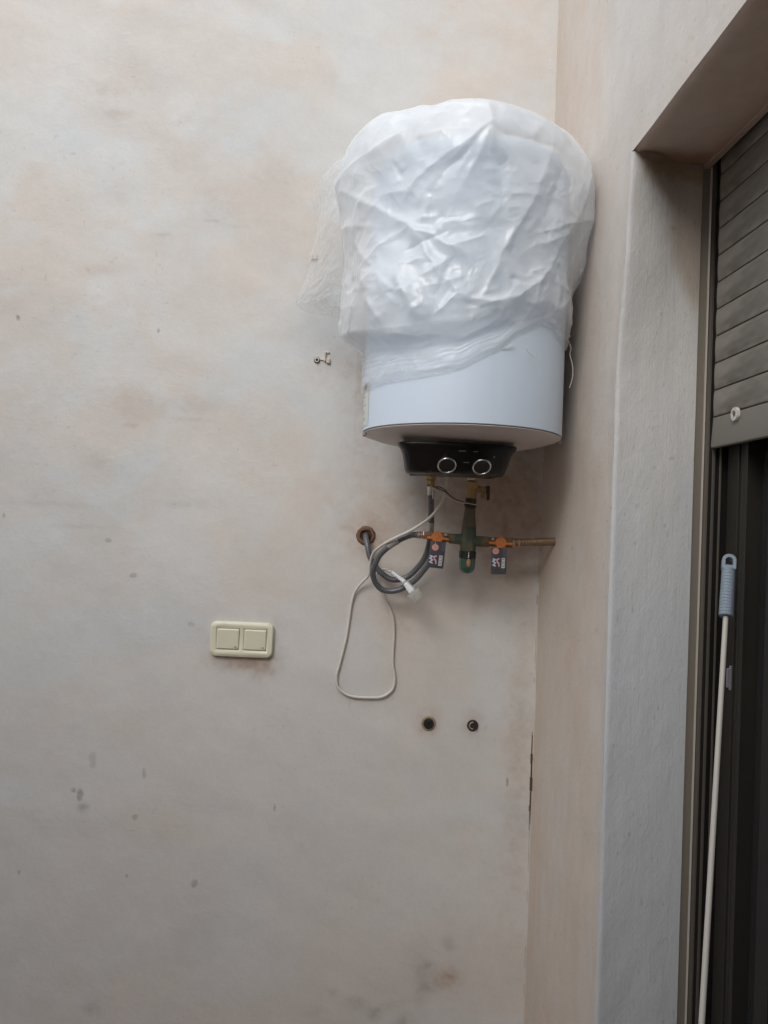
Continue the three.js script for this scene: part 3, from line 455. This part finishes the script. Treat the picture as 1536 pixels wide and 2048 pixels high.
{
  const A = [[0.0385, 1.474, 0.004], [0.039, 1.466, 0.022], [0.043, 1.449, 0.034], [0.049, 1.425, 0.037], [0.064, 1.402, 0.037], [0.080, 1.386, 0.038], [0.099, 1.375, 0.042], [0.118, 1.375, 0.047], [0.139, 1.384, 0.052], [0.158, 1.404, 0.060], [0.172, 1.426, 0.070], [0.179, 1.452, 0.083], [0.181, 1.481, 0.097], [0.180, 1.509, 0.113], [0.177, 1.542, 0.130], [0.174, 1.574, 0.142]];
  const ha = thing('braided_hose', 'grey braided hose running from the rusty wall outlet up to the heater', 'hose', A[0], { group: 'braided hoses under the heater' });
  part('braid', tube(A, 0.0066, 200, 14), braid(0.5), ha);
  part('sleeve', tube([[0.1808, 1.487, 0.100], [0.1805, 1.5, 0.107], [0.1798, 1.5115, 0.1145]], 0.0078, 12, 18), mat(0.50, 0.49, 0.50, 0.4, 0.5), ha, 'silvery crimp sleeve');
  part('ferrule', turned([[0, 0], [0.0068, 0], [0.0074, 0.002], [0.0074, 0.018], [0.006, 0.021], [0, 0.021]], [0.1745, 1.569, 0.141], [0.173, 1.6, 0.145], 20), steel, ha);
  part('nut', [hexNut([0.173, 1.588, 0.145], [0.173, 1.6015, 0.145], 0.0105), hexNut([0.173, 1.6015, 0.145], [0.173, 1.613, 0.145], 0.0125)], brass, ha);

  const B = [[0.160, 1.4805, 0.125], [0.150, 1.4805, 0.125], [0.138, 1.480, 0.124], [0.124, 1.475, 0.120], [0.103, 1.463, 0.112], [0.084, 1.448, 0.104], [0.069, 1.431, 0.096], [0.060, 1.410, 0.088], [0.056, 1.391, 0.078], [0.062, 1.370, 0.068], [0.076, 1.354, 0.062], [0.095, 1.349, 0.061], [0.117, 1.353, 0.064], [0.136, 1.364, 0.069], [0.153, 1.378, 0.075], [0.167, 1.396, 0.083], [0.179, 1.415, 0.092], [0.186, 1.436, 0.1], [0.189, 1.457, 0.107], [0.190, 1.470, 0.111]];
  const hb = thing('braided_hose', 'grey braided hose looped in a ring from the left orange valve', 'hose', B[0], { group: 'braided hoses under the heater' });
  part('braid', tube(B, 0.0066, 240, 14), braid(0.55), hb);
  part('sleeve', tube([[0.088, 1.4515, 0.1055], [0.0965, 1.4585, 0.1095], [0.1065, 1.465, 0.1135]], 0.0073, 12, 18), mat(0.34, 0.33, 0.32, 0.5, 0.3), hb, 'pale label band');
  for (const g of [tube([[0.1066, 1.4651, 0.1136], [0.108, 1.466, 0.1139]], 0.0078, 4, 18), rod([0.1515, 1.4805, 0.125], [0.154, 1.4805, 0.125], 0.0088), rod([0.158, 1.4805, 0.125], [0.1605, 1.4805, 0.125], 0.0086)]) part('clamp', g, steel, hb);
  part('ferrule', rod([0.147, 1.4805, 0.125], [0.162, 1.4805, 0.125], 0.0074), mat(0.30, 0.26, 0.23, 0.4, 0.7), hb);
  part('nut', hexNut([0.1615, 1.4805, 0.125], [0.1735, 1.480, 0.125], 0.0095), copper, hb);
}
{ // rusty outlet in the wall
  const e = thing('pipe_rosette', 'rusty brown pipe collar in the wall beside the hose loop', 'pipe collar', [0.039, 1.473, 0]);
  const rust = new THREE.MeshStandardMaterial({ map: colourTex(128, 64, (u, v, o) => { const n = fbm(u * 14, v * 7, 4, 311); o[0] = mix(0.10, 0.24, n); o[1] = mix(0.055, 0.125, n); o[2] = mix(0.035, 0.075, n); }), roughness: 0.85 });
  const g = turned([[0.0235, -0.002], [0.0225, 0.003], [0.019, 0.006], [0.014, 0.0055], [0.0125, 0.001], [0.012, -0.002]], [0.039, 1.473, 0.0], [0.039, 1.473, 1], 40);
  const p = g.attributes.position; for (let i = 0; i < p.count; i++) { const dx = p.getX(i) - 0.039, dy = p.getY(i) - 1.473, k = 1 + 0.16 * (fbm(dx * 120 + 7, dy * 120, 2, 312) - 0.5); p.setXY(i, 0.039 + dx * k, 1.473 + dy * k); }
  part('collar', g, rust, e);
  part('recess', turned([[0, 0.0015], [0.0125, 0.0015], [0.0128, 0.003]], [0.039, 1.473, 0], [0.039, 1.473, 1], 24), mat(0.05, 0.03, 0.02, 0.9), e);
}
const greenTex = colourTex(256, 256, (u, v, o) => { const n = fbm(u * 10, v * 12, 4, 321), d = sst(0.5, 0.7, fbm(u * 6 + 9, v * 5, 3, 322)); o[0] = mix(mix(0.04, 0.075, n), 0.125, d); o[1] = mix(mix(0.06, 0.105, n), 0.11, d); o[2] = mix(mix(0.045, 0.07, n), 0.07, d); });
const green = new THREE.MeshStandardMaterial({ map: greenTex, roughness: 0.7, metalness: 0.1, bumpMap: greenTex, bumpScale: 0.002 });
{
  const m = thing('mixing_valve', 'green corroded water mixing valve with rounded cup hanging under the heater', 'valve', [0.263, 1.47, 0.125]);
  const top = [0.2635, 1.546, 0.130], bot = [0.2625, 1.449, 0.125];
  const L = V(top).distanceTo(V(bot));
  part('body', [
    turned([[0, 0], [0.0165, 0], [0.0175, 0.004], [0.0172, 0.02], [0.0165, 0.036], [0.0158, 0.05], [0.0148, 0.058], [0.0135, 0.07], [0.0122, 0.085], [0.0115, L - 0.003], [0.0105, L], [0, L]], bot, top, 32),
    turned([[0.018, 0], [0.0135, 0.008], [0.0115, 0.016], [0.0112, 0.036], [0.010, 0.038], [0, 0.038]], [0.258, 1.4735, 0.125], [0.2, 1.4765, 0.125], 24),
    turned([[0.018, 0], [0.014, 0.008], [0.012, 0.014], [0.0118, 0.03], [0.0105, 0.0315], [0, 0.0315]], [0.267, 1.4715, 0.125], [0.33, 1.4705, 0.125], 24),
  ], green, m);
  const cup = part('cup', turned([[0, 0], [0.006, 0.0006], [0.0115, 0.003], [0.0155, 0.008], [0.0175, 0.015], [0.0182, 0.026], [0.0182, 0.034], [0, 0.034]], [0.2622, 1.3985, 0.125], [0.2625, 1.449, 0.125], 40), new THREE.MeshPhysicalMaterial({ color: lin(0.03, 0.085, 0.055), roughness: 0.25, clearcoat: 0.5 }), m, 'shiny dark green cup');
  part('band', turned([[0.0175, 0], [0.0188, 0.001], [0.0188, 0.0155], [0.0172, 0.0165]], [0.2624, 1.4325, 0.125], [0.2625, 1.449, 0.125], 40), mat(0.01, 0.013, 0.012, 0.4), m);
  part('arrow_mark', [box(0.2612, 0.2627, 1.4355, 1.448, 0.1436, 0.1446, 0.0003), box(0.2602, 0.2634, 1.4385, 1.4405, 0.1436, 0.1448, 0.0003), box(0.2602, 0.2622, 1.4345, 1.4365, 0.1436, 0.1448, 0.0003)], mat(0.6, 0.6, 0.58, 0.6), m);
  { const g = new THREE.SphereGeometry(1, 20, 14); g.scale(0.0045, 0.0092, 0.0016); g.translate(0.2625, 1.4235, 0.1428); part('cup_label', g, mat(0.34, 0.16, 0.085, 0.6), cup, 'small orange oval label'); }
  part('union_nut', [hexNut([0.2635, 1.543, 0.13], [0.2645, 1.566, 0.1335], 0.0128), rod([0.2637, 1.547, 0.13], [0.2638, 1.5515, 0.131], 0.0142)], darkNut, m);

  const sv = thing('safety_valve', 'brass safety valve with dark side lever under the heater', 'valve', [0.265, 1.566, 0.135]);
  part('body', [rod([0.2645, 1.566, 0.1335], [0.265, 1.5935, 0.139], 0.0115, 24), hexNut([0.2648, 1.587, 0.138], [0.265, 1.6035, 0.141], 0.0135), rod([0.27, 1.5865, 0.137], [0.300, 1.5855, 0.137], 0.0066, 18), rod([0.2905, 1.585, 0.137], [0.2895, 1.5665, 0.138], 0.004, 14), rod([0.279, 1.5865, 0.137], [0.284, 1.5865, 0.137], 0.0082, 18)], brass, sv);
  part('lever', [box(0.2985, 0.3035, 1.562, 1.594, 0.130, 0.146, 0.0015), rod([0.296, 1.5855, 0.137], [0.3005, 1.5855, 0.137], 0.0085, 18)], darkNut, sv);
}
const orange = mat(0.56, 0.17, 0.038, 0.4);
function butterfly(label, c, wings, body, pin) {
  const v = thing('ball_valve', label, 'valve', c, { group: 'ball valves with orange handles' });
  part('body', body, brassDull, v);
  const [x, y, z] = c, zf = z + 0.016;
  const geos = [turned([[0, 0], [0.0095, 0], [0.0125, 0.002], [0.0128, 0.006], [0.0115, 0.0085], [0.006, 0.0098], [0, 0.01]], [x, y, zf], [x, y, 1], 36)];
  for (const [s, len, rot] of wings) { const w = new RoundedBoxGeometry(len, 0.0062, 0.0085, 3, 0.0024); w.translate(s * (0.0105 + len / 2), 0, 0); w.rotateZ(rot); w.translate(x, y - 0.0012, zf + 0.005); geos.push(w); }
  const h = part('handle', geos, orange, v);
  part('screw', turned([[0, 0], [0.0026, 0], [0.0028, 0.001], [0.0018, 0.0022], [0, 0.0025]], [x, y, zf + 0.0097], [x, y, 1], 6), steel, h);
  part('stop_pin', rod([x + pin[0], y + pin[1], z + 0.006], [x + pin[0], y + pin[1], z + 0.019], 0.0032, 12), steel, v);
  part('stem', rod([x, y, z + 0.004], [x, y, zf + 0.001], 0.005), brassDull, v);
  return v;
}
butterfly('orange handled ball valve left of the green mixing valve', [0.1915, 1.477, 0.125], [[1, 0.0155, -0.10], [-1, 0.012, 0.02]], [rod([0.171, 1.480, 0.125], [0.224, 1.4762, 0.125], 0.0098), hexNut([0.174, 1.4798, 0.125], [0.182, 1.479, 0.125], 0.012), hexNut([0.205, 1.4775, 0.125], [0.214, 1.477, 0.125], 0.0125)], [0.0195, 0.006]);
butterfly('orange handled ball valve right of the green mixing valve', [0.3315, 1.4705, 0.125], [[1, 0.018, -0.04], [-1, 0.0165, 0.0]], [rod([0.293, 1.471, 0.125], [0.362, 1.4705, 0.125], 0.0105), hexNut([0.2945, 1.471, 0.125], [0.308, 1.4708, 0.125], 0.0138), hexNut([0.347, 1.4706, 0.125], [0.359, 1.4705, 0.125], 0.0128)], [-0.0165, 0.007]);
{ // pipe to the right wall
  const p = thing('water_pipe', 'ribbed tan metal pipe from the right valve into the wall', 'pipe', [0.36, 1.4705, 0.125]);
  const prof = [[0, 0]]; for (let k = 0; k <= 46; k++) prof.push([0.0082 + (k < 34 ? 0.0007 * Math.sin(k * 2.1) : 0) + 0.001 * (k / 46), k * 0.0023]); prof.push([0, 0.106]);
  part('tube', turned(prof, [0.356, 1.4705, 0.125], [0.460, 1.4772, 0.125], 24), mat(0.24, 0.155, 0.10, 0.5, 0.45), p);
  part('ring', [turned([[0.008, 0], [0.0108, 0.001], [0.0108, 0.005], [0.008, 0.006]], [0.360, 1.4708, 0.125], [0.46, 1.4772, 0.125], 20), turned([[0.008, 0], [0.0102, 0.001], [0.0102, 0.004], [0.008, 0.005]], [0.3725, 1.4715, 0.125], [0.46, 1.4772, 0.125], 20)], mat(0.48, 0.36, 0.27, 0.35, 0.8), p);
}
function tag(label, pts, tilt, glyphs) { // dark printed card hanging from a valve
  const [x, yTop, z, w, h] = pts;
  const t = thing('valve_tag', label, 'tag', [x, yTop, z], { group: 'printed tags on the valves' });
  const bend = (g) => { const p = g.attributes.position; for (let i = 0; i < p.count; i++) { const X = p.getX(i), Y = p.getY(i); p.setZ(i, p.getZ(i) - 18 * X * X * 0.35 + 0.004 * Math.sin((Y / h + 0.5) * 2.2) - 0.003); } g.rotateZ(tilt); g.translate(x, yTop - h / 2, z); g.computeVertexNormals(); return g; };
  part('card', bend(new THREE.BoxGeometry(w, h, 0.0008, 10, 14, 1)), mat(0.055, 0.055, 0.065, 0.45), t);
  const cv = document.createElement('canvas'); cv.width = 256; cv.height = 384; const c = cv.getContext('2d');
  c.fillStyle = '#45454d'; c.fillRect(0, 0, 256, 384); c.fillStyle = '#55555c'; c.fillRect(190, 0, 66, 130);
  const [cx, cy, gy] = glyphs;
  c.fillStyle = '#d09a8a'; c.beginPath(); c.ellipse(cx, cy, 54, 46, 0, 0, 7); c.fill(); c.fillStyle = '#c48c7d'; c.beginPath(); c.ellipse(cx + 4, cy + 2, 36, 30, 0, 0, 7); c.fill();
  c.save(); c.translate(0, gy); c.lineWidth = 19; c.lineJoin = 'miter'; // lettering printed sideways
  c.strokeStyle = '#c4cbdc'; c.beginPath(); c.moveTo(14, 8); c.lineTo(58, 20); c.lineTo(20, 46); c.lineTo(64, 68); c.lineTo(26, 100); c.lineTo(74, 116); c.stroke();
  c.strokeStyle = '#d3a4ab'; c.lineWidth = 22; c.beginPath(); c.moveTo(128, 4); c.lineTo(84, 22); c.lineTo(100, 62); c.lineTo(120, 72); c.lineTo(128, 124); c.stroke();
  c.fillStyle = '#cfd3d6'; c.fillRect(168, -6, 58, 148); c.strokeStyle = '#5a5b62'; c.lineWidth = 6; for (const y of [42, 92]) { c.beginPath(); c.moveTo(168, y); c.lineTo(226, y); c.stroke(); } for (const y of [16, 66, 116]) { c.strokeRect(180, y - 7, 13, 14); c.strokeRect(203, y - 7, 11, 14); } c.restore();
  const tx = new THREE.CanvasTexture(cv); tx.colorSpace = THREE.SRGBColorSpace;
  const pl = new THREE.PlaneGeometry(w * 0.985, h * 0.985, 10, 14); pl.translate(0, 0, 0.0006);
  part('print', bend(pl), new THREE.MeshStandardMaterial({ map: tx, roughness: 0.4 }), t);
  part('hook', tube([[x - 0.004, yTop - 0.006, z + 0.001], [x - 0.003, yTop + 0.006, z - 0.004], [x - 0.002, yTop + 0.012, z - 0.012]], 0.0009, 12, 6), steel, t);
}
tag('dark printed tag hanging from the left orange valve', [0.1915, 1.4685, 0.150, 0.0345, 0.0585], -0.07, [88, 88, 205]);
tag('dark printed tag hanging from the right orange valve', [0.3285, 1.459, 0.150, 0.0335, 0.058], 0.01, [64, 46, 150]);

{ // wires bonded between the two connections
  const w = thing('bonding_wire', 'brown and white wires strung from left brass nut to dark union nut', 'wire', [0.172, 1.59, 0.155]);
  part('brown_wire', [tube([[0.164, 1.589, 0.157], [0.172, 1.589, 0.160], [0.185, 1.583, 0.167], [0.204, 1.575, 0.168], [0.223, 1.562, 0.164], [0.249, 1.555, 0.150]], 0.0014, 40, 8), tube([[0.18, 1.586, 0.158], [0.190, 1.586, 0.166], [0.203, 1.579, 0.168], [0.21, 1.571, 0.166]], 0.0013, 30, 8)], mat(0.13, 0.075, 0.045, 0.5), w);
  part('white_wire', tube([[0.172, 1.590, 0.160], [0.176, 1.583, 0.165], [0.204, 1.567, 0.172], [0.234, 1.5545, 0.165], [0.254, 1.554, 0.150], [0.274, 1.551, 0.1445], [0.276, 1.551, 0.132]], 0.0010, 50, 8), mat(0.62, 0.58, 0.53, 0.5), w);
  part('wire_end', tube([[0.176, 1.583, 0.165], [0.1765, 1.573, 0.164], [0.1775, 1.56, 0.16]], 0.0011, 14, 8), mat(0.62, 0.58, 0.53, 0.5), w);
}
{ // power lead
  const K = [[0.205, 1.624, 0.160], [0.205, 1.597, 0.152], [0.202, 1.562, 0.148], [0.190, 1.540, 0.148], [0.173, 1.519, 0.146], [0.137, 1.492, 0.140], [0.105, 1.4745, 0.130], [0.085, 1.4625, 0.114], [0.068, 1.449, 0.09], [0.056, 1.435, 0.065], [0.050, 1.409, 0.045], [0.048, 1.382, 0.032], [0.032, 1.362, 0.018], [0.018, 1.341, 0.010], [0.011, 1.316, 0.007], [0.007, 1.279, 0.0055], [0.001, 1.229, 0.0055], [-0.011, 1.172, 0.0055], [-0.018, 1.137, 0.0055], [-0.012, 1.114, 0.0055], [0.012, 1.097, 0.0055], [0.060, 1.093, 0.0055], [0.094, 1.097, 0.0055], [0.115, 1.115, 0.0055], [0.119, 1.138, 0.0055], [0.113, 1.176, 0.0055], [0.113, 1.252, 0.007], [0.107, 1.289, 0.010], [0.094, 1.317, 0.013], [0.083, 1.339, 0.016], [0.072, 1.361, 0.017], [0.066, 1.378, 0.016], [0.071, 1.389, 0.018], [0.083, 1.397, 0.035], [0.091, 1.3955, 0.062], [0.099, 1.394, 0.078]];
  const c = thing('power_cable', 'white power cable hanging in a loop with a moulded plug', 'cable', [0.205, 1.62, 0.16]);
  part('lead', tube(K, 0.0032, 420, 10), mat(0.60, 0.57, 0.52, 0.5), c);
  const pale = mat(0.76, 0.785, 0.81, 0.42);
  const p0 = [0.099, 1.394, 0.078], p1 = [0.128, 1.3735, 0.098], L = V(p0).distanceTo(V(p1)), prof = [[0, 0]];
  for (let k = 0; k < 7; k++) { const t = k / 7 * L, r = 0.0034 + 0.0016 * k / 7; prof.push([r, t], [r + 0.0006, t + L * 0.02], [r + 0.0006, t + L * 0.075], [r - 0.0006, t + L * 0.09]); } prof.push([0.005, L], [0, L]);
  part('strain_relief', turned(prof, p0, p1, 16), pale, c);
  const dir = V([0.0215, -0.0245, 0.004]).normalize(), q = new THREE.Quaternion().setFromUnitVectors(new THREE.Vector3(0, 1, 0), dir);
  const bodyG = new RoundedBoxGeometry(0.0135, 0.027, 0.016, 4, 0.004); { const p = bodyG.attributes.position; for (let i = 0; i < p.count; i++) { const k = 1 + 0.22 * (p.getY(i) / 0.0135); p.setX(i, p.getX(i) * k); p.setZ(i, p.getZ(i) * k); } bodyG.computeVertexNormals(); } bodyG.applyQuaternion(q); bodyG.translate(0.1375, 1.3625, 0.1005); part('plug', bodyG, pale, c, 'white moulded plug');
  const q0 = [0.1455, 1.3535, 0.102], q1 = [0.1455 + dir.x, 1.3535 + dir.y, 0.102 + dir.z];
  part('plug_cover', turned([[0.0145, 0], [0.0168, 0.001], [0.0172, 0.006], [0.0150, 0.012], [0.0135, 0.021], [0.012, 0.0225], [0, 0.0225]], q0, q1, 20), new THREE.MeshPhysicalMaterial({ color: lin(0.85, 0.85, 0.83), roughness: 0.3, transmission: 0.65, thickness: 0, side: THREE.DoubleSide }), c, 'clear cover over the plug pins');
  const side = new THREE.Vector3().crossVectors(dir, new THREE.Vector3(0, 0, 1)).normalize();
  for (const s of [-1, 1]) part('pin', rod([q0[0] + side.x * 0.006 * s, q0[1] + side.y * 0.006 * s, q0[2]], [q0[0] + side.x * 0.006 * s + dir.x * 0.016, q0[1] + side.y * 0.006 * s + dir.y * 0.016, q0[2] + dir.z * 0.016], 0.0022, 12), steel, c);
}
{ // capped outlets low on the wall
  const mk = (label, x, y) => thing('pipe_outlet', label, 'pipe outlet', [x, y, 0], { group: 'pipe outlets low on the wall' });
  const a = mk('water outlet in the wall closed by a solid black plug', 0.2035, 1.035);
  part('collar', turned([[0.0175, -0.002], [0.017, 0.0015], [0.0145, 0.003], [0.0125, 0.0025], [0.0125, -0.002]], [0.2035, 1.035, 0], [0.2035, 1.035, 1], 32), mat(0.30, 0.22, 0.15, 0.8), a);
  part('plug', turned([[0, 0.0035], [0.003, 0.0035], [0.0035, 0.006], [0.0085, 0.0065], [0.0118, 0.005], [0.0125, 0.0]], [0.2035, 1.035, 0], [0.2035, 1.035, 1], 32), mat(0.016, 0.017, 0.017, 0.45), a);
  const b = mk('rusty open water outlet in the wall with pale rim inside', 0.3085, 1.033);
  part('collar', turned([[0.0138, -0.002], [0.0132, 0.002], [0.0112, 0.0025], [0.0100, -0.001]], [0.3085, 1.033, 0], [0.3085, 1.033, 1], 32), mat(0.045, 0.03, 0.025, 0.7), b);
  part('bore', turned([[0, 0.0008], [0.0102, 0.0008], [0.0104, 0.002]], [0.3085, 1.033, 0], [0.3085, 1.033, 1], 24), mat(0.03, 0.018, 0.02, 0.8), b);
  const t = new THREE.TorusGeometry(0.0078, 0.0014, 8, 24, Math.PI * 1.1); t.rotateZ(Math.PI * 0.45); t.translate(0.3085, 1.033, 0.0025); part('inner_rim', t, mat(0.42, 0.34, 0.26, 0.5, 0.4), b);
}
{ // fixings near the heater
  const a = thing('wall_plug', 'dark ringed fixing plug in the wall left of the heater', 'wall plug', [-0.0925, 1.8825, 0]);
  part('ring', turned([[0.0072, -0.001], [0.0072, 0.003], [0.0062, 0.004], [0.0058, 0.0035], [0.0058, -0.001]], [-0.0925, 1.8825, 0], [-0.0925, 1.8825, 1], 24), mat(0.07, 0.055, 0.045, 0.5, 0.5), a);
  part('sleeve', turned([[0.0058, 0], [0.0056, 0.006], [0.0048, 0.007], [0.0032, 0.0065], [0.003, 0.001]], [-0.0925, 1.8825, 0], [-0.0925, 1.8825, 1], 24), mat(0.62, 0.56, 0.50, 0.5), a);
  part('hole', turned([[0, 0.0025], [0.0034, 0.0025]], [-0.0925, 1.8825, 0], [-0.0925, 1.8825, 1], 16), mat(0.006, 0.005, 0.005, 0.9), a);
  const b = thing('pipe_clip', 'broken cream plastic clip stub beside the ringed wall plug', 'clip', [-0.068, 1.89, 0]);
  part('clip_body', [box(-0.0765, -0.0715, 1.879, 1.903, 0, 0.007, 0.002), box(-0.0705, -0.061, 1.875, 1.888, 0, 0.008, 0.003), box(-0.076, -0.063, 1.899, 1.9045, 0, 0.005, 0.002), box(-0.085, -0.074, 1.882, 1.886, 0, 0.004, 0.0015)], mat(0.56, 0.48, 0.41, 0.6), b);
  const c = thing('pipe_clip', 'small pale clip on the wall under the loose plastic', 'clip', [-0.109, 2.127, 0]);
  part('clip_body', [box(-0.1145, -0.1125, 2.121, 2.133, 0, 0.006, 0.0009), box(-0.1045, -0.1025, 2.121, 2.133, 0, 0.006, 0.0009), box(-0.1135, -0.1035, 2.121, 2.124, 0, 0.006, 0.0009)], mat(0.60, 0.56, 0.51, 0.6), c);
}
{ // broom handle leaning in the doorway
  const top = V([0.602, 1.474, 0.625]), low = V([0.466, 0.887, 0.86]), dir = low.clone().sub(top).normalize();
  const along = (m) => top.clone().addScaledVector(dir, m).toArray();
  const foot = top.y / -dir.y - 0.02;
  const b = thing('broom', 'pale broom handle with blue grey grip leaning in the doorway', 'broom', along(foot));
  part('stick', rod(along(0.085), along(foot), 0.0039, 20), mat(0.46, 0.43, 0.385, 0.5, 0.0), b);
  const prof = []; const N = 15, L0 = 0.0255, L1 = 0.104; prof.push([0, L0], [0.009, L0]);
  for (let k = 0; k < N; k++) { const t = mix(L0, L1, k / N), s = (L1 - L0) / N, r = 0.0097 + 0.0006 * k / N; prof.push([r, t + s * 0.1], [r + 0.0003, t + s * 0.3], [r + 0.0003, t + s * 0.75], [r - 0.0004, t + s * 0.95]); } prof.push([0.0102, L1], [0.007, L1 + 0.001], [0, L1 + 0.001]);
  const blue = mat(0.20, 0.245, 0.29, 0.5);
  const sh = new THREE.Shape(); sh.moveTo(-0.0096, 0); sh.lineTo(0.0096, 0); sh.lineTo(0.0096, 0.014); sh.absarc(0, 0.014, 0.0096, 0, Math.PI); sh.lineTo(-0.0096, 0);
  const ho = new THREE.Path(); ho.moveTo(-0.0062, 0.005); ho.lineTo(-0.0062, 0.013); ho.absarc(0, 0.013, 0.0062, Math.PI, 0, true); ho.lineTo(0.0062, 0.005); ho.lineTo(-0.0062, 0.005); sh.holes.push(ho);
  const eye = new THREE.ExtrudeGeometry(sh, { depth: 0.008, bevelEnabled: true, bevelThickness: 0.002, bevelSize: 0.001, bevelSegments: 3, curveSegments: 14 }); eye.translate(0, 0, -0.004);
  const e = toCreasedNormals(eye, 0.6); e.rotateY(-0.35); e.applyQuaternion(new THREE.Quaternion().setFromUnitVectors(new THREE.Vector3(0, -1, 0), dir)); const ep = along(0.026); e.translate(...ep);
  part('grip', [turned(prof, along(0), along(1), 28), e], blue, b, 'blue grey ribbed grip with a hanging eye');
}
renderer.render(scene, camera);
